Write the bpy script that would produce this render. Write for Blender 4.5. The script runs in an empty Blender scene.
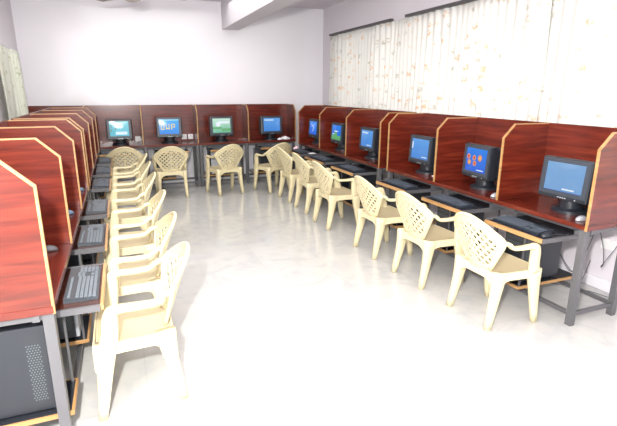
import bpy, bmesh, math, random
from mathutils import Vector, Matrix
random.seed(7)
S = bpy.context.scene
COL = S.collection
PI = math.pi

# ------------------------------------------------------------------ materials
def lin(c):
    c = c / 255.0
    return c / 12.92 if c <= 0.04045 else ((c + 0.055) / 1.055) ** 2.4
def rgb(r, g, b): return (lin(r), lin(g), lin(b), 1)
def mat(name, col, rough=0.5, metal=0.0, coat=0.0, emit=None, strength=1.0, spec=0.5):
    m = bpy.data.materials.new(name); m.use_nodes = True
    b = m.node_tree.nodes['Principled BSDF']
    b.inputs['Base Color'].default_value = col
    b.inputs['Roughness'].default_value = rough
    b.inputs['Metallic'].default_value = metal
    b.inputs['Coat Weight'].default_value = coat
    b.inputs['Specular IOR Level'].default_value = spec
    if emit:
        b.inputs['Emission Color'].default_value = emit
        b.inputs['Emission Strength'].default_value = strength
    return m
def nodes(m): return m.node_tree.nodes, m.node_tree.links, m.node_tree.nodes['Principled BSDF']
def ramp(ns, stops, interp='LINEAR'):
    r = ns.new('ShaderNodeValToRGB'); r.color_ramp.interpolation = interp
    e = r.color_ramp.elements
    while len(e) < len(stops): e.new(0.5)
    for el, (p, c) in zip(e, stops): el.position = p; el.color = c
    return r
def tex(ns, ls, scale=(1, 1, 1), coord='Object'):
    tc = ns.new('ShaderNodeTexCoord'); mp = ns.new('ShaderNodeMapping')
    mp.inputs['Scale'].default_value = scale
    ls.new(tc.outputs[coord], mp.inputs['Vector']); return mp

def laminate(name, dark, mid, light, rough=0.16):
    m = mat(name, mid, rough); ns, ls, b = nodes(m)
    mp = tex(ns, ls, (1.3, 1.3, 16))
    n = ns.new('ShaderNodeTexNoise'); n.inputs['Scale'].default_value = 1.6
    n.inputs['Detail'].default_value = 5; n.inputs['Distortion'].default_value = 0.6
    ls.new(mp.outputs[0], n.inputs['Vector'])
    r = ramp(ns, [(0.30, dark), (0.52, mid), (0.72, light)])
    ls.new(n.outputs['Fac'], r.inputs[0]); ls.new(r.outputs[0], b.inputs['Base Color'])
    return m
M = {}
M['red'] = laminate('red mahogany laminate', rgb(72, 25, 17), rgb(97, 34, 22), rgb(116, 46, 29), 0.22)
M['brown'] = laminate('dark brown laminate', rgb(36, 18, 14), rgb(58, 28, 20), rgb(88, 40, 26), 0.25)
M['red'].node_tree.nodes['Principled BSDF'].inputs['Specular IOR Level'].default_value = 0.6
M['band'] = laminate('light beech edging', rgb(152, 114, 68), rgb(170, 130, 82), rgb(184, 146, 98), 0.4)
M['black_lam'] = mat('black laminate', rgb(38, 41, 46), 0.22)
M['steel'] = mat('grey painted steel', rgb(88, 88, 90), 0.4, 0.1)
M['plastic'] = mat('cream chair plastic', rgb(213, 201, 162), 0.33)
M['seat'] = mat('worn tan chair seat', rgb(184, 170, 136), 0.5)
M['black'] = mat('black plastic', rgb(34, 38, 44), 0.35)
M['black2'] = mat('charcoal plastic', rgb(54, 60, 68), 0.4)
M['key'] = mat('grey key caps', rgb(74, 84, 94), 0.45)
M['keylt'] = mat('pale grey key caps', rgb(98, 106, 112), 0.45)
M['kpale'] = mat('grey keyboard body', rgb(46, 52, 58), 0.4)
M['kbody'] = mat('dark keyboard body', rgb(40, 46, 54), 0.35)
M['silver'] = mat('silver plastic', rgb(176, 180, 186), 0.3, 0.4)
M['white'] = mat('white plastic', rgb(232, 232, 230), 0.4)
M['paper'] = mat('white paper', rgb(238, 238, 240), 0.8)
M['pink'] = mat('pale pink paper', rgb(236, 200, 206), 0.8)
M['rail'] = mat('dark curtain rail', rgb(70, 66, 66), 0.5)
M['hole'] = mat('vent holes', rgb(92, 102, 103), 0.7)
M['cable'] = mat('black cable', rgb(50, 52, 56), 0.5)
M['mouseblue'] = mat('pale blue plastic', rgb(92, 118, 140), 0.3)
M['blue'] = mat('blue label', rgb(60, 110, 190), 0.5)
M['beam'] = mat('painted beam', rgb(205, 201, 206), 0.6)
M['ceil'] = mat('painted ceiling', rgb(214, 206, 212), 0.8)
M['lampglass'] = mat('opal glass', rgb(170, 160, 156), 0.3)
M['fanblade'] = mat('brownish fan blade', rgb(150, 134, 136), 0.5)
M['lampbase'] = mat('dark fitting', rgb(60, 50, 46), 0.5)

m = mat('glossy lilac white wall paint', rgb(226, 224, 228), 0.13); ns, ls, b = nodes(m)
mp = tex(ns, ls, (1, 1, 1)); n = ns.new('ShaderNodeTexNoise'); n.inputs['Scale'].default_value = 6
bp = ns.new('ShaderNodeBump'); bp.inputs['Strength'].default_value = 0.03; bp.inputs['Distance'].default_value = 0.02
ls.new(mp.outputs[0], n.inputs['Vector']); ls.new(n.outputs['Fac'], bp.inputs['Height']); ls.new(bp.outputs[0], b.inputs['Normal'])
M['wall'] = m
M['lintel'] = mat('matt lilac wall paint', rgb(212, 207, 212), 0.8)

# floor: polished pale marble tiles
m = mat('polished marble tiles', rgb(190, 190, 186), 0.12); ns, ls, b = nodes(m)
mp = tex(ns, ls, (1, 1, 1))
br = ns.new('ShaderNodeTexBrick'); br.offset = 0.0
br.inputs['Scale'].default_value = 1.0; br.inputs['Brick Width'].default_value = 0.6; br.inputs['Row Height'].default_value = 0.6
br.inputs['Mortar Size'].default_value = 0.0025; br.inputs['Mortar Smooth'].default_value = 0.3
br.inputs['Color1'].default_value = (1, 1, 1, 1); br.inputs['Color2'].default_value = (.96, .96, .96, 1); br.inputs['Mortar'].default_value = (.85, .85, .84, 1)
ls.new(mp.outputs[0], br.inputs['Vector'])
n = ns.new('ShaderNodeTexNoise'); n.inputs['Scale'].default_value = 3.2; n.inputs['Detail'].default_value = 8; n.inputs['Distortion'].default_value = 1.6
ls.new(mp.outputs[0], n.inputs['Vector'])
r = ramp(ns, [(0.34, rgb(176, 177, 176)), (0.47, rgb(184, 184, 180)), (0.7, rgb(189, 188, 184))])
ls.new(n.outputs['Fac'], r.inputs[0])
mx = ns.new('ShaderNodeMix'); mx.data_type = 'RGBA'; mx.blend_type = 'MULTIPLY'; mx.inputs['Factor'].default_value = 1
ls.new(r.outputs[0], mx.inputs['A']); ls.new(br.outputs['Color'], mx.inputs['B']); ls.new(mx.outputs['Result'], b.inputs['Base Color'])
M['floor'] = m

# curtains: printed rows of small tan leaves on thin white cloth
def curtain_mat(name, base, c1, c2):
    m = mat(name, base, 0.85); ns, ls, b = nodes(m)
    mp = tex(ns, ls, (5.5, 9, 6), 'UV')
    v = ns.new('ShaderNodeTexVoronoi'); v.inputs['Scale'].default_value = 1.0; v.inputs['Randomness'].default_value = 0.75
    ls.new(mp.outputs[0], v.inputs['Vector'])
    rr = ramp(ns, [(0.0, (1, 1, 1, 1)), (0.26, (1, 1, 1, 1)), (0.40, (0, 0, 0, 1))]); ls.new(v.outputs['Distance'], rr.inputs[0])
    n = ns.new('ShaderNodeTexNoise'); n.inputs['Scale'].default_value = 3.2; n.inputs['Detail'].default_value = 3
    ls.new(mp.outputs[0], n.inputs['Vector'])
    r2 = ramp(ns, [(0.44, (0, 0, 0, 1)), (0.56, (1, 1, 1, 1))]); ls.new(n.outputs['Fac'], r2.inputs[0])
    mul = ns.new('ShaderNodeMath'); mul.operation = 'MULTIPLY'; ls.new(rr.outputs[0], mul.inputs[0]); ls.new(r2.outputs[0], mul.inputs[1])
    sep = ns.new('ShaderNodeSeparateColor'); ls.new(v.outputs['Color'], sep.inputs[0])
    rc = ramp(ns, [(0.0, c1), (0.45, c2)], 'CONSTANT'); ls.new(sep.outputs[0], rc.inputs[0])
    mx = ns.new('ShaderNodeMix'); mx.data_type = 'RGBA'; ls.new(mul.outputs[0], mx.inputs['Factor'])
    mx.inputs['A'].default_value = base; ls.new(rc.outputs[0], mx.inputs['B']); ls.new(mx.outputs['Result'], b.inputs['Base Color'])
    tr = ns.new('ShaderNodeBsdfTranslucent'); ls.new(mx.outputs['Result'], tr.inputs['Color'])
    sh = ns.new('ShaderNodeMixShader'); sh.inputs[0].default_value = 0.35
    ls.new(b.outputs[0], sh.inputs[1]); ls.new(tr.outputs[0], sh.inputs[2])
    ls.new(sh.outputs[0], ns['Material Output'].inputs['Surface'])
    return m
M['curtain'] = curtain_mat('white printed curtain cloth', rgb(238, 237, 232), rgb(206, 204, 192), rgb(232, 204, 174))
M['curtain_g'] = curtain_mat('greenish printed curtain cloth', rgb(236, 238, 226), rgb(200, 204, 176), rgb(206, 206, 184))

def screen(name, top, bot, s=1.0):
    m = mat(name, (0.01, 0.01, 0.012, 1), 0.12); ns, ls, b = nodes(m)
    tc = ns.new('ShaderNodeTexCoord'); sp = ns.new('ShaderNodeSeparateXYZ'); ls.new(tc.outputs['Generated'], sp.inputs[0])
    r = ramp(ns, [(0.0, bot), (1.0, top)]); ls.new(sp.outputs['Z'], r.inputs[0])
    ls.new(r.outputs[0], b.inputs['Emission Color']); b.inputs['Emission Strength'].default_value = s
    return m
SE = .62
def glow(name, c, s=.62): return mat(name, (0.01, 0.01, 0.01, 1), 0.3, emit=c, strength=s)
G = {'white': glow('screen white', rgb(225, 235, 245)), 'orange': glow('screen orange', rgb(226, 140, 84)), 'yellow': glow('screen yellow', rgb(214, 190, 96)),
     'green': glow('screen green', rgb(92, 165, 105)), 'navy': glow('screen navy', rgb(30, 60, 140)), 'red': glow('screen red', rgb(190, 60, 50)),
     'pale': glow('screen pale blue', rgb(190, 215, 240)), 'dk': glow('screen dark green', rgb(30, 80, 60)), 'cyan': glow('screen cyan', rgb(150, 215, 225))}

# ------------------------------------------------------------------ mesh helpers
def box(bm, x0, x1, y0, y1, z0, z1, bevel=0.0):
    r = bmesh.ops.create_cube(bm, size=1)
    vs = r['verts']
    for v in vs:
        v.co = Vector((x0 + (v.co.x + .5) * (x1 - x0), y0 + (v.co.y + .5) * (y1 - y0), z0 + (v.co.z + .5) * (z1 - z0)))
    if bevel:
        es = list({e for v in vs for e in v.link_edges})
        bmesh.ops.bevel(bm, geom=es, offset=bevel, segments=2, affect='EDGES', profile=0.6)
def cyl(bm, c, r0, r1, h, seg=24, axis='Z'):
    rot = {'Z': Matrix(), 'X': Matrix.Rotation(PI / 2, 4, 'Y'), 'Y': Matrix.Rotation(-PI / 2, 4, 'X')}[axis]
    bmesh.ops.create_cone(bm, cap_ends=True, segments=seg, radius1=r0, radius2=r1, depth=h,
                          matrix=Matrix.Translation(c) @ rot)
def prism(bm, pts, axis, a, b):
    """extrude polygon pts (2d) between a and b along axis X (pts=y,z), Y (pts=x,z) or Z (pts=x,y)"""
    def P(p, t):
        return {'X': (t, p[0], p[1]), 'Y': (p[0], t, p[1]), 'Z': (p[0], p[1], t)}[axis]
    va = [bm.verts.new(P(p, a)) for p in pts]; vb = [bm.verts.new(P(p, b)) for p in pts]
    bm.faces.new(va); bm.faces.new(list(reversed(vb)))
    n = len(pts)
    for i in range(n): bm.faces.new((va[i], vb[i], vb[(i + 1) % n], va[(i + 1) % n]))
def catmull(P, sub=5):
    P = [Vector(p) for p in P]; out = []
    Q = [2 * P[0] - P[1]] + P + [2 * P[-1] - P[-2]]
    for i in range(1, len(Q) - 2):
        for k in range(sub):
            t = k / sub; a, b, c, d = Q[i - 1], Q[i], Q[i + 1], Q[i + 2]
            out.append(0.5 * ((2 * b) + (c - a) * t + (2 * a - 5 * b + 4 * c - d) * t * t + (3 * b - a - 3 * c + d) * t ** 3))
    out.append(P[-1]); return out
def sweep(bm, pts, w, t, side=(1, 0, 0), seg=10, smooth=5, power=0.6):
    """rounded rectangular section, w along 'side', t across; w and t numbers or lists per control point"""
    n0 = len(pts)
    W = w if isinstance(w, (list, tuple)) else [w] * n0
    T = t if isinstance(t, (list, tuple)) else [t] * n0
    C = catmull(pts, smooth) if smooth > 1 else [Vector(p) for p in pts]
    rings = []; N = len(C)
    sd = Vector(side)
    for i, c in enumerate(C):
        f = i / (N - 1) * (n0 - 1); k = min(int(f), n0 - 2); fr = f - k
        ww = W[k] * (1 - fr) + W[k + 1] * fr; tt = T[k] * (1 - fr) + T[k + 1] * fr
        tan = (C[min(i + 1, N - 1)] - C[max(i - 1, 0)]).normalized()
        a = (sd - tan * sd.dot(tan)).normalized(); b = tan.cross(a)
        ring = []
        for j in range(seg):
            th = 2 * PI * j / seg; cs, sn = math.cos(th), math.sin(th)
            ring.append(bm.verts.new(c + a * (ww / 2) * math.copysign(abs(cs) ** power, cs) + b * (tt / 2) * math.copysign(abs(sn) ** power, sn)))
        rings.append(ring)
    for r0, r1 in zip(rings, rings[1:]):
        for j in range(seg): bm.faces.new((r0[j], r0[(j + 1) % seg], r1[(j + 1) % seg], r1[j]))
    bm.faces.new(list(reversed(rings[0]))); bm.faces.new(rings[-1])
def obj(name, bm, material, parent=None, smooth=False, angle=None):
    bmesh.ops.recalc_face_normals(bm, faces=bm.faces[:])
    me = bpy.data.meshes.new(name); bm.to_mesh(me); bm.free()
    if smooth:
        for p in me.polygons: p.use_smooth = True
        if angle: me.set_sharp_from_angle(angle=math.radians(angle))
    me.materials.append(material)
    o = bpy.data.objects.new(name, me); COL.objects.link(o)
    if parent: o.parent = parent
    return o
def tag(o, label, cat, group=None):
    o['label'] = label; o['category'] = cat
    if group: o['group'] = group
    return o
def thing(name, label, cat, loc=(0, 0, 0), rz=0, group=None):
    o = bpy.data.objects.new(name, None); COL.objects.link(o); o.empty_display_size = 0.1
    o.location = loc; o.rotation_euler = (0, 0, rz); return tag(o, label, cat, group)
def struct(name, bm, m, smooth=False):
    o = obj(name, bm, m, smooth=smooth); o['kind'] = 'structure'; return o
def dup(root, loc, rz, label):
    r = root.copy(); COL.objects.link(r); r.location = loc; r.rotation_euler = (0, 0, rz); r['label'] = label
    for ch in list(root.children):
        c = ch.copy(); COL.objects.link(c); c.parent = r
        for g in list(ch.children):
            d = g.copy(); COL.objects.link(d); d.parent = c
    return r
def B(): return bmesh.new()

# ------------------------------------------------------------------ room
XW, YW, XL, ZC, YN = 3.86, 8.83, -1.40, 3.22, -1.4
bm = B(); box(bm, XL - .2, XW + .2, YN, YW + .2, -.1, 0); struct('floor', bm, M['floor'])
bm = B(); box(bm, XL - .2, XW + .2, YN, YW + .2, ZC, ZC + .1); struct('ceiling', bm, M['ceil'])
bm = B(); box(bm, XL - .2, XW + .2, YW, YW + .2, 0, ZC); struct('wall_back', bm, M['wall'])
# right wall with two window openings
bm = B()
WZ0, WZ1 = 1.0, 2.55
box(bm, XW, XW + .2, YN, YW, 0, WZ0); box(bm, XW, XW + .2, YN, YW, WZ1, ZC)
for a, c in ((YN, -.4), (2.95, 3.55), (8.0, YW)): box(bm, XW, XW + .2, a, c, WZ0, WZ1)
struct('wall_right', bm, M['lintel'])
bm = B()
box(bm, XL - .2, XL, YN, YW, 0, WZ0); box(bm, XL - .2, XL, YN, YW, 2.3, ZC)
for a, c in ((YN, 2.0), (5.6, 7.7), (8.4, YW)): box(bm, XL - .2, XL, a, c, WZ0, 2.3)
struct('wall_left', bm, M['lintel'])
def window(name, x, y0, y1, z0, z1):
    bm = B()
    for z in (z0, z1 - .05): box(bm, x - .025, x + .025, y0, y1, z, z + .05)
    n = max(2, round((y1 - y0) / 1.1))
    for i in range(n + 1):
        y = y0 + (y1 - y0 - .05) * i / n; box(bm, x - .025, x + .025, y, y + .05, z0, z1)
    o = struct(name, bm, M['white'])
window('window_1', XW + .12, -.4, 2.95, WZ0, WZ1)
window('window_2', XW + .12, 3.55, 8.0, WZ0, WZ1)
window('window_3', XL - .12, 7.7, 8.4, WZ0, 2.3)
window('window_4', XL - .12, 2.0, 5.6, WZ0, 2.3)
bm = B(); box(bm, 1.86, 2.16, YN, YW, 2.76, ZC); struct('trim_1', bm, M['beam'])
bm = B(); box(bm, XW - .025, XW, YN, YW, 0, .1, .004); struct('baseboard_right', bm, M['wall'])
bm = B(); box(bm, XL, XW, YW - .02, YW, 0, .1, .004); struct('baseboard_back', bm, M['wall'])

# curtains
def curtain(name, label, x, y0, y1, z0, z1, m, per=0.11, amp=0.024, phase=0.0, loc_seed=1):
    rnd = random.Random(loc_seed); bm = B(); uvl = bm.loops.layers.uv.new('UVMap')
    ny = int((y1 - y0) / 0.018); nz = 14; s = 0; ph = phase; cols = []
    for i in range(ny + 1):
        y = y0 + (y1 - y0) * i / ny
        ph += 2 * PI * (y1 - y0) / ny / per * (0.7 + 0.6 * math.sin(y * 2.3 + loc_seed) ** 2)
        col = []
        for k in range(nz + 1):
            t = k / nz; z = z0 + (z1 - z0) * t
            a = amp * (1.0 - .35 * t) * (0.6 + 0.4 * math.sin(y * 5.1 + loc_seed))
            col.append((bm.verts.new((x + a * math.sin(ph + .35 * math.sin(3 * t + y)) + .01 * math.sin(y * 9 + 4 * t), y + .006 * math.sin(7 * t + ph), z)), y * 1.25, z))
        cols.append(col)
    for c0, c1 in zip(cols, cols[1:]):
        for k in range(nz):
            q = [c0[k], c1[k], c1[k + 1], c0[k + 1]]
            f = bm.faces.new([v[0] for v in q]); f.smooth = True
            for l, v in zip(f.loops, q): l[uvl].uv = (v[1], v[2])
    me = bpy.data.meshes.new(name); bm.to_mesh(me); bm.free(); me.materials.append(m)
    o = bpy.data.objects.new(name, me); COL.objects.link(o)
    sd = o.modifiers.new('cloth', 'SOLIDIFY'); sd.thickness = 0.003
    return tag(o, label, 'curtain')
curtain('curtain', 'long white curtain with faint tan leaf print behind the right row', 3.72, 3.36, 8.2, .9, 2.655, M['curtain'], loc_seed=1)
curtain('curtain', 'white curtain with orange and grey leaf print nearest the camera at the upper right', 3.785, .6, 3.50, .9, 2.655, M['curtain'], per=.15, loc_seed=3)
curtain('curtain', 'narrow greenish white printed curtain on the left wall in the far corner', -1.33, 6.95, 8.5, .95, 2.25, M['curtain_g'], per=.2, amp=.03, loc_seed=5)
def rail(y0, y1, label):
    bm = B(); box(bm, 3.70, 3.76, y0, y1, 2.665, 2.70, .004)
    for y in (y0 + .15, y1 - .15): box(bm, 3.75, XW + .002, y - .015, y + .015, 2.67, 2.695)
    tag(obj('curtain_rail', bm, M['rail']), label, 'curtain rail')
rail(6.1, 8.2, 'dark curtain rail section running from the far corner above the long curtain')
rail(.6, 5.72, 'dark curtain rail section above the curtain, nearer the camera after the short gap')

FX, FY, FZ = .25, 6.0, 2.668
t = thing('ceiling_fan', 'ceiling fan with a dark rimmed pale hub cut off by the top of the picture', 'fan', (FX, FY, FZ))
def lathe(bm, prof, n=24):
    prev = None
    for r_, z_ in prof:
        ring = [bm.verts.new((r_ * math.cos(a * 2 * PI / n), r_ * math.sin(a * 2 * PI / n), z_)) for a in range(n)] if r_ > 0 else [bm.verts.new((0, 0, z_))]
        if prev:
            if len(ring) == 1 or len(prev) == 1:
                one, many = (ring[0], prev) if len(ring) == 1 else (prev[0], ring)
                for k in range(n): bm.faces.new((many[k], many[(k + 1) % n], one))
            else:
                for k in range(n): bm.faces.new((prev[k], prev[(k + 1) % n], ring[(k + 1) % n], ring[k]))
        prev = ring
bm = B(); lathe(bm, [(0, .10), (.08, .10), (.11, .085), (.115, .055), (.105, .035), (0, .035)]); obj('motor', bm, M['lampbase'], t, True, 40)
bm = B(); lathe(bm, [(0, .036), (.085, .036), (.082, .02), (.055, .006), (0, 0)]); obj('hub_cap', bm, M['lampglass'], t, True, 40)
bm = B(); cyl(bm, (0, 0, (.1 + ZC - FZ) / 2), .012, .012, ZC - FZ - .1, 12); obj('rod', bm, M['lampglass'], t)
bm = B(); lathe(bm, [(0, ZC - FZ), (.06, ZC - FZ), (.05, ZC - FZ - .05), (.015, ZC - FZ - .07), (0, ZC - FZ - .07)]); obj('canopy', bm, M['lampglass'], t, True, 40)
for k in range(3):
    a = math.radians(8 + 120 * k); bm = B()
    prism(bm, [(.10, -.02), (.2, -.05), (.60, -.065), (.62, 0), (.60, .065), (.2, .05), (.10, .02)], 'Z', .075, .081)
    bmesh.ops.transform(bm, matrix=Matrix.Rotation(a, 4, 'Z') @ Matrix.Rotation(.12, 4, 'X'), verts=bm.verts[:])
    obj('blade', bm, M['fanblade'], t)

# ------------------------------------------------------------------ carrel desks
ZT, ZK, ZP = .79, 1.33, 1.445
def divider(x, depth, z0, root, th=.015):
    pts = [(-.004, z0), (-.004, ZK), (.11, ZP), (depth - .019, ZP), (depth - .019, z0)]
    ins = .006
    pin = [(.004, z0 + .001), (.004, ZK - .003), (.113, ZP - .008), (depth - .019, ZP - .008), (depth - .019, z0 + .001)]
    bm = B(); prism(bm, pin, 'X', x - th / 2, x + th / 2)
    d = obj('divider', bm, M['red'], root)
    # light edging strip wraps the front, slope and top
    bm = B(); prism(bm, [(-.006, z0), (-.006, ZK + .002), (.1085, ZP), (depth - .02, ZP), (depth - .02, ZP - .0085), (.1145, ZP - .0085), (.005, ZK - .0035), (.005, z0)], 'X', x - th / 2 - .001, x + th / 2 + .001)
    obj('edging', bm, M['band'], d)
def desk(label, divs, depth, loc, rz, trays, shelves, tray_mat, tray_out=.25, leg_at=None, traykw=(.65, .70)):
    """local x along the row, local y from the sitter's side towards the back panel"""
    t = thing('carrel_desk', label, 'desk', loc, rz)
    L0, L1 = divs[0], divs[-1]
    bm = B(); box(bm, L0 - .011, L1 + .011, 0, depth, ZT - .034, ZT, .002); obj('tabletop', bm, M['red'], t)
    bm = B(); box(bm, L0 - .011, L1 + .011, depth - .018, depth, ZT, ZP - .01); bp_ = obj('back_panel', bm, M['red'], t)
    bm = B(); box(bm, L0 - .012, L1 + .012, depth - .019, depth + .001, ZP - .01, ZP); obj('edging', bm, M['red'], bp_)
    for x in divs:
        end = x in (L0, L1)
        divider(x, depth, ZT + .0005 if not end else ZT - .038, t)
    # steel frame
    legs = leg_at or [L0 + .03, L1 - .03]
    bm = B()
    for y in (.06, depth - .08): box(bm, L0, L1, y, y + .03, ZT - .07, ZT - .0345)
    for x in legs: box(bm, x - .015, x + .015, .03, depth - .02, ZT - .07, ZT - .0345)
    obj('frame', bm, M['steel'], t)
    for x in legs:
        for y in (.028, depth - .028):
            bm = B(); box(bm, x - .024, x + .024, y - .024, y + .024, 0, ZT - .035, .003); obj('leg', bm, M['steel'], t)
        bm = B(); box(bm, x - .012, x + .012, .05, depth - .05, .075, .105); obj('stretcher', bm, M['steel'], t)
    for a, c in zip(legs, legs[1:]):
        for y in (.028, depth - .028):
            bm = B(); box(bm, a + .022, c - .022, y - .012, y + .012, .075, .105); obj('stretcher', bm, M['steel'], t)
    for (a, c) in trays:
        bm = B(); box(bm, a, c, -tray_out, depth - .28, traykw[0] + .005, traykw[0] + .02)
        tr = obj('keyboard_tray', bm, tray_mat, t)
        bm = B(); box(bm, a, c, -tray_out - .014, -tray_out, traykw[0] - .005, traykw[0] + .028, .002); obj('front_lip', bm, M['band'], tr)
        for x in (a, c):
            bm = B(); box(bm, x - .008, x + .008, -tray_out + .002, depth - .28, traykw[0] - .008, traykw[0] + .024)
            box(bm, x - .008, x + .008, .06, depth - .3, traykw[0] + .02, ZT - .06)
            obj('slide', bm, M['steel'], tr)
    for (a, c, y0) in shelves:
        bm = B(); box(bm, a, c, y0, depth - .02, .182, .2); sh = obj('computer_shelf', bm, M['black_lam'], t)
        bm = B(); box(bm, a - .004, c + .004, y0 - .012, y0, .18, .203); box(bm, a - .008, a, y0, depth - .02, .18, .203); box(bm, c, c + .008, y0, depth - .02, .18, .203)
        obj('edging', bm, M['band'], sh)
        for x in (a + .01, c - .01):
            for y in (y0 + .015, depth - .04):
                bm = B(); box(bm, x - .006, x + .006, y - .006, y + .006, .2, ZT - .068 if y > .05 else traykw[0] + .005)
                obj('hanger', bm, M['steel'], sh)
    return t

DR, DL, DB = .51, .60, .46
XF, XLF, YB = 2.989, -.354, 8.335
RA = [0, .93, 1.82, 2.68]           # near unit, origin at y=4.83
RAo = 4.83
RB = [0, .96, 1.92, 2.87]; RBo = 7.90
def Ry(o, u): return o - u
# tray ranges in row coordinates given in world y
def loc_r(o, a, c): return (o - c, o - a)
traysA = [loc_r(RAo, 2.275, 2.84), loc_r(RAo, 3.14, 3.72), loc_r(RAo, 4.02, 4.62)]
traysB = [loc_r(RBo, 5.15, 5.80), loc_r(RBo, 6.10, 6.80), loc_r(RBo, 7.05, 7.75)]
shelfA = [(a + .0, c - .22, -.16) for a, c in [loc_r(RAo, 2.30, 2.86), loc_r(RAo, 3.20, 3.76), loc_r(RAo, 4.10, 4.66)]]
shelfB = [(a, c - .2, -.16) for a, c in [loc_r(RBo, 5.2, 5.8), loc_r(RBo, 6.15, 6.75), loc_r(RBo, 7.05, 7.65)]]
desk('red laminate carrel desk of three booths at the near end of the right row', RA, DR, (XF, RAo, 0), -PI / 2, traysA, shelfA, M['black_lam'], .26, traykw=(.66, .68))
desk('red laminate carrel desk of three booths at the far end of the right row', RB, DR, (XF, RBo, 0), -PI / 2, traysB, shelfB, M['black_lam'], .3, traykw=(.66, .68))
LA = [0, .92, 1.84, 2.74]; LAo = 2.15
LB = [0, .90, 1.83, 2.75]; LBo = 5.14
tL = lambda d: [(a + .16, c - .16) for a, c in zip(d, d[1:])]
desk('red laminate carrel desk of three booths nearest the camera in the left row', LA, DL, (XLF, LAo, 0), PI / 2, [(.17, .77), (1.10, 1.70), (2.0, 2.6)], [(.055, .33, .0), (.76, 1.12, -.03), (2.1, 2.6, -.03)], M['brown'], .175, traykw=(.66, .68))
desk('red laminate carrel desk of three booths at the far end of the left row', LB, DL, (XLF, LBo, 0), PI / 2, tL(LB), [(a + .2, c - .2, -.03) for a, c in zip(LB, LB[1:])], M['brown'], .175, traykw=(.66, .68))
BK = [0, .83, 1.70, 2.62, 3.54, 4.455]; BKo = -1.37
desk('long red laminate carrel desk along the back wall', BK, DB, (BKo, YB, 0), 0, [(a + .17, c - .2) for a, c in list(zip(BK, BK[1:]))[1:]], [(1.75, 2.2, .02), (2.68, 3.2, .02), (3.62, 4.1, .02)], M['black_lam'], .2,
     leg_at=[.03, 1.73, 2.60, 2.66, 3.50, 4.42], traykw=(.66, .68))

# ------------------------------------------------------------------ CRT monitors (face local -Y, stand on z=0)
def panel(bm, x0, x1, z0, z1, y):
    f = [bm.verts.new(p) for p in ((x0, y, z0), (x1, y, z0), (x1, y, z1), (x0, y, z1))]; bm.faces.new(f)
def disc(bm, cx, cz, r, y, ry=None):
    ry = ry or r
    bm.faces.new([bm.verts.new((cx + r * math.cos(a * PI / 8), y, cz + ry * math.sin(a * PI / 8))) for a in range(16)])
def monitor(label, loc, rz, scr, decor=(), group=None, tilt=3, w=.42, h=.32, zb=.106, depth=.34):
    t = thing('crt_monitor', label, 'monitor', loc, rz, group)
    bm = B(); cyl(bm, (0, .13, .010), .135, .135, .02, 32); cyl(bm, (0, .13, .028), .125, .095, .018, 32); cyl(bm, (0, .13, .07), .085, .09, .08, 24)
    obj('stand', bm, M['black'], t, True, 40)
    T = Matrix.Translation((0, 0, zb)) @ Matrix.Rotation(math.radians(-tilt), 4, 'X')
    bm = B(); box(bm, -w / 2, w / 2, 0, .075, 0, h, .012)
    # tapering tube housing
    secs = [(.07, w / 2 - .008, .006, h - .008), (.21, w / 2 - .016, .008, h - .016), (.27, w / 2 - .06, .03, h - .06), (depth, w / 2 - .085, .045, h - .085)]
    rings = []
    for y, hw, z0, z1 in secs:
        rings.append([bm.verts.new(p) for p in ((-hw, y, z0 + .02), (-hw + .02, y, z0), (hw - .02, y, z0), (hw, y, z0 + .02), (hw, y, z1 - .02), (hw - .02, y, z1), (-hw + .02, y, z1), (-hw, y, z1 - .02))])
    for a, c in zip(rings, rings[1:]):
        for j in range(8): bm.faces.new((a[j], a[(j + 1) % 8], c[(j + 1) % 8], c[j]))
    bm.faces.new(rings[-1]); bm.faces.new(list(reversed(rings[0])))
    bmesh.ops.transform(bm, matrix=T, verts=bm.verts[:])
    obj('housing', bm, M['black'], t)
    # bezel lip around the tube
    bm = B(); sx, z0, z1 = w / 2 - .05, .06, h - .038
    for a, c, e, g in ((-w / 2 + .012, -sx, .03, h - .012), (sx, w / 2 - .012, .03, h - .012), (-sx, sx, .03, z0), (-sx, sx, z1, h - .012)): box(bm, a, c, -.007, .003, e, g, .002)
    bmesh.ops.transform(bm, matrix=T, verts=bm.verts[:]); bz = obj('bezel', bm, M['black2'], t)
    bm = B()
    for k in range(4): box(bm, -.03 + k * .02, -.018 + k * .02, -.004, .002, .012, .020)
    disc(bm, .12, .016, .006, -.004)
    bmesh.ops.transform(bm, matrix=T, verts=bm.verts[:]); obj('buttons', bm, M['silver'], bz)
    bm = B(); N = 8
    g = [[bm.verts.new((-sx + 2 * sx * i / N, -.002 - .005 * (1 - (2 * i / N - 1) ** 2) * (1 - (2 * k / N - 1) ** 2), z0 + (z1 - z0) * k / N)) for i in range(N + 1)] for k in range(N + 1)]
    for k in range(N):
        for i in range(N): bm.faces.new((g[k][i], g[k][i + 1], g[k + 1][i + 1], g[k + 1][i]))
    bmesh.ops.transform(bm, matrix=T, verts=bm.verts[:]); sc = obj('screen', bm, scr, t, True)
    for (mk, shapes) in decor:
        bm = B()
        for s in shapes:     # fractions of the screen
            def X(u): return -sx + 2 * sx * u
            def Z(v): return z0 + (z1 - z0) * v
            if s[0] == 'r': panel(bm, X(s[1]), X(s[2]), Z(s[3]), Z(s[4]), -.0085)
            else: disc(bm, X(s[1]), Z(s[2]), s[3] * .3, -.0085 - .0003 * (s[0] == 'c2'))
        bmesh.ops.transform(bm, matrix=T, verts=bm.verts[:])
        obj('screen_picture', bm, G[mk], sc)
    return t
scB = screen('blue desktop', rgb(96, 158, 224), rgb(66, 132, 212), SE); scB2 = screen('pale blue desktop', rgb(124, 168, 212), rgb(112, 158, 208), SE)
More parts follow.
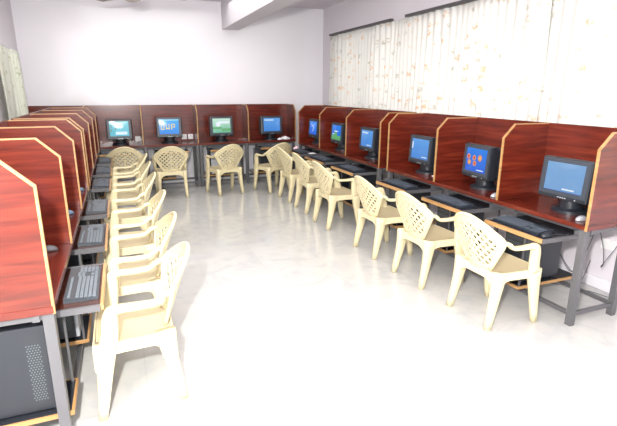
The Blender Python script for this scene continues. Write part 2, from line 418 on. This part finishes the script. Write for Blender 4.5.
scV = screen('vivid blue desktop', rgb(44, 128, 226), rgb(30, 96, 214), SE); scC = screen('cyan desktop', rgb(118, 206, 220), rgb(96, 186, 206), SE); scG = screen('green desktop', rgb(190, 226, 206), rgb(104, 182, 150), SE)
scM = screen('bright blue desktop', rgb(60, 170, 236), rgb(30, 130, 226), SE)
taskR = ('white', [('r', .62, .95, .05, .085), ('r', .62, .9, .1, .12)])
ZM = ZT + .001
XM = 3.125
monitor('black CRT monitor with plain pale blue screen in the nearest booth of the right row', (XM, 2.50, ZM), -PI / 2 + .04, scB2, [('white', [('r', .5, .82, .08, .13)]), ('navy', [('r', 0, 1, 0, .02)])], tilt=4, w=.425, h=.32)
monitor('black CRT monitor showing orange blobs on blue, second booth of the right row', (XM, 3.47, ZM), -PI / 2 - .1, scV, [('orange', [('c', .14, .62, .085), ('c', .20, .38, .085), ('c', .42, .60, .085), ('c', .47, .36, .085), ('c', .7, .62, .10)]),
        ('red', [('c2', .14, .62, .04), ('c2', .42, .60, .04), ('c2', .47, .36, .04)]), ('yellow', [('c2', .7, .62, .045), ('c2', .20, .38, .04)]), ('white', [('r', .6, .92, .08, .12)])], w=.41)
monitor('black CRT monitor with a white fleck left on its blue screen, third right booth', (XM, 4.38, ZM), -PI / 2, scB, [('white', [('r', .04, .10, .5, .85), ('r', .66, .95, .1, .14)])], w=.42)
monitor('black CRT monitor with blue screen in the booth just past the double divider, right row', (XM, 5.62, ZM), -PI / 2, scB, [('pale', [('r', .1, .6, .8, .9), ('r', .55, .9, .08, .14)])], w=.42)
monitor('black CRT monitor with green hill under blue sky on screen, right row', (XM, 6.60, ZM), -PI / 2, scV, [('green', [('r', 0, 1, .0, .3), ('c', .45, .28, .2)]), ('white', [('r', .3, .7, .55, .62), ('r', .1, .3, .35, .42)])], w=.42)
monitor('black CRT monitor with vivid blue speckled screen, farthest booth of the right row', (XM, 7.56, ZM), -PI / 2, scV, [('pale', [('c', .4, .65, .06), ('c', .6, .5, .07), ('c', .5, .3, .05), ('r', .2, .4, .75, .8)])], w=.42)
YM = 8.40
monitor('black CRT monitor with pale cyan screen, leftmost on the back desk', (-.03, YM, ZM), 0, scC, [('pale', [('c', .6, .68, .12), ('r', .3, .9, .1, .3)]), ('dk', [('r', .05, .12, .6, .75), ('r', .05, .12, .3, .5), ('c', .3, .5, .05)])], w=.40, h=.34, zb=.10)
monitor('black CRT monitor with yellow lettering on blue screen on the back desk', (.775, YM, ZM), -.05, scM, [('yellow', [('r', .08, .12, .3, .68), ('r', .12, .26, .3, .36), ('r', .22, .26, .36, .6), ('r', .34, .38, .3, .68), ('r', .38, .48, .34, .42), ('r', .48, .52, .3, .68), ('r', .6, .64, .3, .68), ('r', .64, .8, .62, .68), ('r', .76, .8, .45, .62), ('r', .64, .8, .45, .5)]), ('cyan', [('r', .0, 1, .92, .97)])], w=.43, h=.35, zb=.11)
monitor('black CRT monitor with pale green screen on the back desk', (1.69, YM, ZM), 0, scG, [('white', [('c', .3, .6, .14), ('r', .3, .95, .65, .8)]), ('green', [('r', 0, .5, .25, .4), ('r', .5, 1, .1, .3)])], w=.42, h=.35)
monitor('black CRT monitor with plain blue screen, rightmost on the back desk', (2.64, YM, ZM), .0, scB, [('pale', [('r', .05, .6, .8, .9)])], w=.42, h=.34)
ords = ['nearest', 'second', 'third', 'fourth', 'fifth', 'farthest']
LMY = [LAo + .46, LAo + 1.38, LAo + 2.29, LBo + .45, LBo + 1.37, LBo + 2.29]
for i, y in enumerate(LMY):
    monitor('black CRT monitor with a blue screen inside the %s booth of the left row' % ords[i], (-.53, y, ZM), PI / 2, scB, [], group='monitors hidden in the left row booths', w=.42)

# ------------------------------------------------------------------ keyboards (local x wide, keys face up, y away from typist)
def keyboard(label, loc, rz, pale=False):
    t = thing('keyboard', label, 'keyboard', loc, rz)
    bm = B(); prism(bm, [(-.08, 0), (-.082, .014), (.078, .026), (.08, .0)], 'X', -.225, .225)
    obj('case', bm, M['kpale' if pale else 'kbody'], t)
    bm = B()
    def key(x, y, w=.0155, d=.0155):
        z = .014 + (y + .082) * .075
        box(bm, x - w / 2, x + w / 2, y - d / 2, y + d / 2, z, z + .007)
    for r in range(5):
        for c in range(15):
            if r == 0 and 3 <= c <= 8: continue
            key(-.208 + c * .0188, -.062 + r * .0195)
    key(-.208 + 5.5 * .0188, -.062, .108)
    for c in range(13): key(-.208 + c * .0215, .055, .014, .012)
    obj('keys', bm, M['keylt' if pale else 'key'], t)
    bm = B()
    for r in range(2):
        for c in range(3): key(.083 + c * .0188, .0 + r * .0195 + .004)
    for c in range(3): key(.083 + c * .0188, -.062)
    key(.083 + .0188, -.0425)
    obj('arrow_keys', bm, M['keylt' if pale else 'key'], t)
    bm = B()
    for r in range(5):
        for c in range(4): key(.15 + c * .0188, -.062 + r * .0195)
    obj('number_keys', bm, M['keylt' if pale else 'key'], t)
    return t
kb_d = keyboard('black keyboard on the pulled out tray nearest the camera, right row', (2.87, 2.60, .681), -PI / 2)
kb_d['group'] = 'dark keyboards'
for (y, s) in ((3.46, 'second'), (4.34, 'third')): dup(kb_d, (2.87, y, .681), -PI / 2, 'black keyboard on the %s pulled out tray of the right row' % s)
for (y, s) in ((5.5, 'fourth'), (6.46, 'fifth'), (7.4, 'farthest')): dup(kb_d, (2.84, y, .681), -PI / 2, 'black keyboard on the %s pulled out tray of the right row' % s)
kb_p = keyboard('grey keyboard with pale keys on the nearest tray of the left row', (-.27, 2.62, .681), PI / 2, True)
kb_p['group'] = 'grey keyboards of the left row'
TY = [LAo + 1.40, LAo + 2.30, LBo + .45, LBo + 1.365, LBo + 2.29]
for y, s in zip(TY, ['second', 'third', 'fourth', 'fifth', 'farthest']): dup(kb_p if s in ('second', 'third') else kb_d, (-.27, y, .681), PI / 2, 'keyboard on the %s tray of the left row, counted from the camera' % s)
for x, s in zip((-.12, .77, 1.69, 2.60), ('leftmost', 'second from left', 'third from left', 'rightmost')): dup(kb_d, (x, 8.235, .681), 0, 'dark keyboard on the %s tray of the back desk' % s)

# ------------------------------------------------------------------ mice
def mouse(label, loc, rz, m):
    bm = B(); bmesh.ops.create_uvsphere(bm, u_segments=16, v_segments=10, radius=1)
    for v in bm.verts:
        v.co = Vector((v.co.x * .031, v.co.y * .055, max(v.co.z, 0) * .034))
    t = thing('mouse', label, 'mouse', loc, rz); obj('shell', bm, m, t, True)
    bm = B(); cyl(bm, (0, .032, .027), .008, .008, .006, 12, 'X'); obj('wheel', bm, M['black'], t)
    bm = B(); sweep(bm, [(0, .05, .008), (0, .10, .005), (.03, .15, .004), (.02, .2, .004)], .004, .004); obj('cord', bm, M['cable'], t)
    return t
mouse('small pale mouse beside the monitor foot in the nearest right booth', (3.10, 2.28, ZM), -PI / 2, M['silver'])
mouse('grey mouse beside the monitor in the second right booth', (3.08, 3.12, ZM), -PI / 2, M['silver'])
mouse('grey mouse on the tabletop of the nearest left booth', (-.47, 2.96, ZM), PI / 2, M['steel'])
mouse('pale blue mouse on the tabletop of the second left booth', (-.45, 3.84, ZM), PI / 2, M['mouseblue'])
mouse('pale blue mouse on the tabletop of the third left booth', (-.43, 4.74, ZM), PI / 2, M['mouseblue'])
mouse('dark mouse on the nearest pulled out tray of the right row', (2.83, 2.328, .681), -PI / 2, M['black'])

# ------------------------------------------------------------------ tower computers (front faces local -Y)
def tower(label, loc, rz, w=.19, h=.41, d=.43, vents=True, front='black', group='tower computers under the desks', label_col=None):
    t = thing('tower_computer', label, 'computer', loc, rz, group)
    bm = B(); box(bm, -w / 2, w / 2, .02, d, .01, h, .004)
    for x in (-w / 2 + .03, w / 2 - .03):
        for y in (.05, d - .05): cyl(bm, (x, y, .006), .012, .012, .012, 10)
    obj('case', bm, M['black'], t)
    bm = B(); box(bm, -w / 2 - .002, w / 2 + .002, 0, .022, .012, h, .006); f = obj('front_panel', bm, M[front], t)
    bm = B()
    for z in (h - .06, h - .11): box(bm, -w / 2 + .02, w / 2 - .02, -.003, .002, z, z + .038, .002)
    cyl(bm, (0, -.001, h * .45), .012, .012, .008, 16, 'Y')
    obj('drive_doors', bm, M['black2' if front == 'black' else 'silver'], f)
    if vents:
        for s in (-1, 1):
            bm = B()
            for r in range(24):
                for c in range(5):
                    z = h * .16 + r * .0125; y = d * .10 + c * .012 + (r % 2) * .006
                    x = s * (w / 2 + .0006)
                    bm.faces.new([bm.verts.new((x, y + .0034 * math.cos(a * PI / 3), z + .0034 * math.sin(a * PI / 3))) for a in range(6)])
            obj('side_vents', bm, M['hole'], t)
    if label_col:
        bm = B(); box(bm, -w / 2 + .02, -w / 2 + .05, -.005, -.001, h * .5, h * .62); obj('label_sticker', bm, M[label_col], f)
    return t
ZS = .204
for (y, s) in ((2.655, 'nearest'), (3.56, 'second'), (4.44, 'third')): tower('black tower computer under the %s tray of the right row' % s, (2.87, y, ZS), -PI / 2)
for (y, s) in ((5.52, 'fourth'), (6.47, 'fifth'), (7.38, 'farthest')): tower('black tower computer under the %s tray of the right row' % s, (2.87, y, ZS), -PI / 2, vents=False)
tower('large black tower computer with perforated side panel at the near end of the left row', (-.40, 2.35, ZS), PI / 2, w=.22, h=.455, d=.5)
tower('black and silver tower computer on the shelf edge behind the nearest left row chair', (-.36, 3.03, ZS), PI / 2, front='silver', label_col='blue')
for (y, s) in ((3.62, 'second'), (4.5, 'third'), (5.6, 'fourth'), (6.5, 'fifth'), (7.43, 'farthest')): tower('black tower computer under the %s booth of the left row' % s, (-.37, y, ZS), PI / 2, vents=False)
for x, s, fr in ((.60, 'second booth from left', 'black'), (1.56, 'middle booth', 'silver'), (2.48, 'rightmost booth', 'black')): tower('tower computer standing under the %s of the back desk' % s, (x, 8.37, ZS), 0, vents=False, front=fr, d=.40)

# ------------------------------------------------------------------ plastic armchair (faces local +Y)
def make_chair(label, loc, rz):
    t = thing('plastic_armchair', label, 'chair', loc, rz, 'cream plastic armchairs')
    P = M['plastic']
    # seat: dished rounded slab
    bm = B(); N = 14
    def sp(i, k, z):
        u, v = 2 * i / N - 1, 2 * k / N - 1
        hw = .225 + .015 * v
        x = hw * u * math.sqrt(1 - .10 * v * v); y = .20 * v * math.sqrt(1 - .10 * u * u) + .005
        return (x, y, z + (.012 * max(abs(u), abs(v)) ** 4 - .010 * (1 - u * u) * (1 - v * v)))
    top = [[bm.verts.new(sp(i, k, .425)) for i in range(N + 1)] for k in range(N + 1)]
    bot = [[bm.verts.new(sp(i, k, .411)) for i in range(N + 1)] for k in range(N + 1)]
    for k in range(N):
        for i in range(N):
            bm.faces.new((top[k][i], top[k][i + 1], top[k + 1][i + 1], top[k + 1][i])); bm.faces.new((bot[k][i], bot[k + 1][i], bot[k + 1][i + 1], bot[k][i + 1]))
    for a in range(N):
        for q, r_ in (((0, a), (0, a + 1)), ((N, a), (N, a + 1)), ((a, 0), (a + 1, 0)), ((a, N), (a + 1, N))):
            bm.faces.new((top[q[0]][q[1]], top[r_[0]][r_[1]], bot[r_[0]][r_[1]], bot[q[0]][q[1]]))
    obj('seat', bm, M['seat'], t, True, 50)
    # skirt under the seat with arches towards the legs
    bm = B()
    def skirt(p, q, n=12):
        p, q = Vector(p), Vector(q); nrm = (q - p).cross(Vector((0, 0, 1))).normalized() * .004
        cols = []
        for i in range(n + 1):
            u = 2 * i / n - 1; c = p + (q - p) * i / n
            zb = .375 - .085 * max(0, (abs(u) - .45) / .55) ** 1.5
            cols.append([bm.verts.new((c.x + s * nrm.x, c.y + s * nrm.y, z)) for s, z in ((1, zb), (1, .438), (-1, .438), (-1, zb))])
        for a, b_ in zip(cols, cols[1:]):
            for j in range(4): bm.faces.new((a[j], a[(j + 1) % 4], b_[(j + 1) % 4], b_[j]))
        bm.faces.new(cols[0]); bm.faces.new(list(reversed(cols[-1])))
    skirt((-.245, .21, 0), (.245, .21, 0)); skirt((-.215, -.19, 0), (.215, -.19, 0)); skirt((-.215, -.19, 0), (-.245, .21, 0)); skirt((.215, -.19, 0), (.245, .21, 0))
    obj('seat_frame', bm, P, t, True, 40)
    # backrest
    def W(v): return .115 + .142 * min(1, v / .86)
    def pt(u, v):
        zt = .845 - .145 * abs(u) ** 2.1
        z = .43 + v * (zt - .43); x = u * W(v)
        y = -.185 - .13 * ((z - .43) / .39) - .0 + .075 * (abs(u) ** 2.2) * (.35 + .65 * v)
        return Vector((x, y, z))
    bm = B(); NU, NV = 60, 54
    def hole(u, v):
        p = pt(u, v); x, z = p.x, p.z - .43
        if abs(u) > .86 or v < .10 or v > .84: return False
        s = .062
        a = (abs(x) * 1.0 + z) / s; b_ = (abs(x) * 1.0 - z) / s
        if abs(x) < .010: return False
        return (a % 1) > .40 and (b_ % 1) > .40
    g = [[bm.verts.new(pt(2 * i / NU - 1, k / NV)) for i in range(NU + 1)] for k in range(NV + 1)]
    for k in range(NV):
        for i in range(NU):
            if hole((2 * i + 1) / NU - 1, (k + .5) / NV): continue
            bm.faces.new((g[k][i], g[k][i + 1], g[k + 1][i + 1], g[k + 1][i]))
    bmesh.ops.delete(bm, geom=[v for v in bm.verts if not v.link_faces], context='VERTS')
    bk = obj('backrest', bm, P, t, True)
    sd = bk.modifiers.new('shell', 'SOLIDIFY'); sd.thickness = .009; sd.offset = 0
    bm = B()
    path = [pt(-1, v / 6) for v in range(6)] + [pt(u / 6 - 1, 1) for u in range(0, 13)] + [pt(1, v / 6) for v in range(5, -1, -1)]
    sweep(bm, path, .022, .024, side=(0, 1, 0), seg=8, smooth=2)
    obj('back_rim', bm, P, bk, True)
    for s in (-1, 1):
        a = pt(s * .985, .93)
        bm = B()
        sweep(bm, [a, (s * .252, a.y + .05, .672), (s * .256, -.11, .640), (s * .257, -.02, .632), (s * .256, .06, .632), (s * .253, .105, .620), (s * .250, .118, .57), (s * .244, .125, .50), (s * .238, .140, .42)],
              [.035, .048, .056, .058, .058, .056, .052, .05, .05], [.03, .03, .028, .028, .034, .066, .082, .086, .095], side=(1, 0, 0), seg=12, smooth=5, power=.7)
        obj('armrest', bm, P, t, True)
        bm = B(); sweep(bm, [(s * .230, .150, .436), (s * .234, .172, .25), (s * .242, .205, 0)], [.06, .05, .038], [.115, .078, .046], side=(1, 0, 0), seg=12, smooth=3, power=.45); obj('leg', bm, P, t, True)
        bm = B(); sweep(bm, [(s * .198, -.150, .436), (s * .204, -.175, .25), (s * .215, -.225, 0)], [.07, .056, .042], [.115, .075, .046], side=(1, 0, 0), seg=12, smooth=3, power=.45); obj('leg', bm, P, t, True)
    return t
def fwd(dx, dy): return math.atan2(dy, dx) - PI / 2
ch = make_chair('cream plastic armchair nearest the camera in the right row', (2.60, 2.56, 0), fwd(1, 0))
for (x, y, r_, s) in ((2.57, 3.36, .03, 'second in the right row, counting from the camera'), (2.56, 4.16, 0, 'third in the right row, counting from the camera'), (2.53, 5.29, .02, 'fourth in the right row, beyond a wide gap'), (2.56, 6.10, 0, 'fifth in the right row, partly hidden by the fourth'), (2.56, 6.85, .05, 'farthest in the right row')):
    dup(ch, (x, y, 0), fwd(1, r_), 'cream plastic armchair, ' + s)
for (x, y, r_, s) in ((-.03, 2.60, 0, 'nearest the camera in the left row'), (-.02, 3.34, .0, 'second in the left row, counting from the camera'), (-.02, 4.16, .0, 'third in the left row, counting from the camera'), (-.03, 5.13, .0, 'fourth in the left row, counting from the camera'), (-.03, 5.98, 0, 'fifth in the left row, counting from the camera'), (-.03, 6.75, 0, 'farthest in the left row')):
    dup(ch, (x, y, 0), fwd(-1, r_), 'cream plastic armchair, ' + s)
for (x, y, dx, dy, s) in ((.01, 7.97, 0, 1, 'at the left end of the back desk, seen past the left row'), (.70, 7.80, .02, 1, 'seen squarely from behind, second at the back desk'), (1.57, 7.73, -.28, 1, 'turned slightly, third at the back desk'), (2.40, 7.66, -.35, 1, 'at the right end of the back desk')):
    dup(ch, (x, y, 0), fwd(dx, dy), 'cream plastic armchair ' + s)

# ------------------------------------------------------------------ small things
def crumple(label, loc, s, m, name='paper'):
    bm = B(); bmesh.ops.create_icosphere(bm, subdivisions=2, radius=1); rr = random.Random(loc[0])
    for v in bm.verts: v.co = Vector((v.co.x * s[0] * rr.uniform(.7, 1.1), v.co.y * s[1] * rr.uniform(.7, 1.1), (max(v.co.z, -.3) + .3) * s[2] * rr.uniform(.6, 1.2)))
    o = obj(name, bm, m); o.location = loc; return tag(o, label, 'paper')
crumple('crumpled white paper on the back desk right of the rightmost monitor', (2.93, 8.47, ZM), (.10, .06, .05), M['paper'])
crumple('smaller crumpled white paper by the monitor foot on the right end of the back desk', (2.80, 8.42, ZM), (.05, .04, .03), M['paper'])
crumple('crumpled pink paper on the farthest tray of the right row', (2.86, 7.70, .682), (.05, .04, .05), M['pink'])
bm = B(); box(bm, -.05, .05, -.07, .07, 0, .004); o = obj('paper', bm, M['paper']); o.location = (2.98, 7.18, .682); tag(o, 'flat white paper slip on the farthest tray of the right row', 'paper'); o.location = (2.93, 7.12, .682)
bm = B(); box(bm, -.09, .09, -.10, .10, 0, .006); o = obj('paper', bm, M['paper']); o.location = (3.25, 3.87 + .2, ZM); tag(o, 'white papers lying on the tabletop of the third right booth', 'paper')
# switch plates on the divider beside the second back monitor
def plate(label, x, y, z, n=2, rx=0):
    t = thing('socket_plate', label, 'socket', (x, y, z))
    bm = B(); box(bm, -.045, .045, -.012, 0, -.045, .045, .003); obj('plate', bm, M['white'], t)
    bm = B()
    for q in (-.018, .018): cyl(bm, (q, -.0125, -.01), .006, .006, .003, 10, 'Y')
    cyl(bm, (0, -.0125, .018), .006, .006, .003, 10, 'Y'); obj('pin_holes', bm, M['black'], t)
YP = YB + DB - .019
plate('left one of two white socket plates right of the monitor with yellow lettering', 1.065, YP, .87)
plate('right one of two white socket plates right of the monitor with yellow lettering', 1.18, YP, .87)
plate('white socket plate on the back panel right of the leftmost back monitor', .26, YP, .86)
t = thing('socket_plate', 'white socket plate on the right wall under the near desk end', 'socket', (XW, 2.55, .42), PI / 2 * -1)
bm = B(); box(bm, -.06, .06, -.012, 0, -.045, .045, .003); obj('plate', bm, M['white'], t)

def cable(label, pts, r=.006):
    bm = B(); sweep(bm, pts, r, r, side=(0, .3, 1), seg=6, smooth=8, power=1); tag(obj('cable', bm, M['cable'], None, True), label, 'cable')
cable('black cable looping down behind the near right desk leg to the wall', [(3.40, 2.34, .69), (3.46, 2.32, .50), (3.52, 2.34, .36), (3.62, 2.42, .30), (3.72, 2.40, .44), (3.80, 2.36, .62), (3.84, 2.34, .66)])
cable('black cable hanging between tower and near right desk leg', [(3.33, 2.60, .40), (3.34, 2.50, .28), (3.32, 2.42, .32), (3.33, 2.36, .5), (3.36, 2.34, .68)])
cable('thin cable drooping from the near right tower to the wall base', [(3.31, 2.66, .5), (3.42, 2.58, .28), (3.56, 2.56, .15), (3.70, 2.62, .10), (3.82, 2.66, .24)], .005)
cable('thin cable lying along the floor by the right wall', [(3.40, 2.9, .006), (3.58, 2.75, .006), (3.70, 2.55, .006), (3.78, 2.2, .006)], .005)
cable('black cable hanging under the back desk at its middle legs', [(1.20, 8.74, .69), (1.12, 8.76, .45), (1.02, 8.76, .35), (.95, 8.76, .5), (.93, 8.76, .69)])

# ------------------------------------------------------------------ camera
cd = bpy.data.cameras.new('camera'); cam = bpy.data.objects.new('camera', cd); COL.objects.link(cam)
cd.sensor_fit = 'HORIZONTAL'; cd.sensor_width = 36; cd.lens = 459.15 / 617 * 36; cd.clip_start = .05
pitch, yaw, roll = .263, .3834, -.0034
cam.matrix_world = Matrix.Translation((0, 0, 1.7198)) @ Matrix.Rotation(-yaw, 4, 'Z') @ Matrix.Rotation(PI / 2 - pitch, 4, 'X') @ Matrix.Rotation(-roll, 4, 'Z')
S.camera = cam

# ------------------------------------------------------------------ light
w = bpy.data.worlds.new('daylight'); S.world = w; w.use_nodes = True
bg = w.node_tree.nodes['Background']; bg.inputs[0].default_value = (.93, .96, 1.0, 1); bg.inputs[1].default_value = 1.15
def light(name, kind, loc, energy, size=.1, rot=(0, 0, 0), col=(1, 1, 1), sy=None):
    l = bpy.data.lights.new(name, kind); l.energy = energy; l.color = col
    if kind == 'AREA':
        l.size = size
        if sy: l.shape = 'RECTANGLE'; l.size_y = sy
    else: l.shadow_soft_size = size
    o = bpy.data.objects.new(name, l); COL.objects.link(o); o.location = loc; o.rotation_euler = rot; return o
light('camera_flash', 'POINT', (-.22, .03, 2.03), 520, .05, col=(1, .985, .96))
light('added_ceiling_fill', 'AREA', (1.1, 5.0, 3.1), 95, 3.2, col=(1, .985, .96), sy=6.5)  # broad unseen fill added to lift the far room, no visible fixture
S.view_settings.view_transform = 'Standard'; S.view_settings.look = 'None'; S.view_settings.gamma = 1; S.view_settings.use_curve_mapping = False
S.view_settings.exposure = 0.72
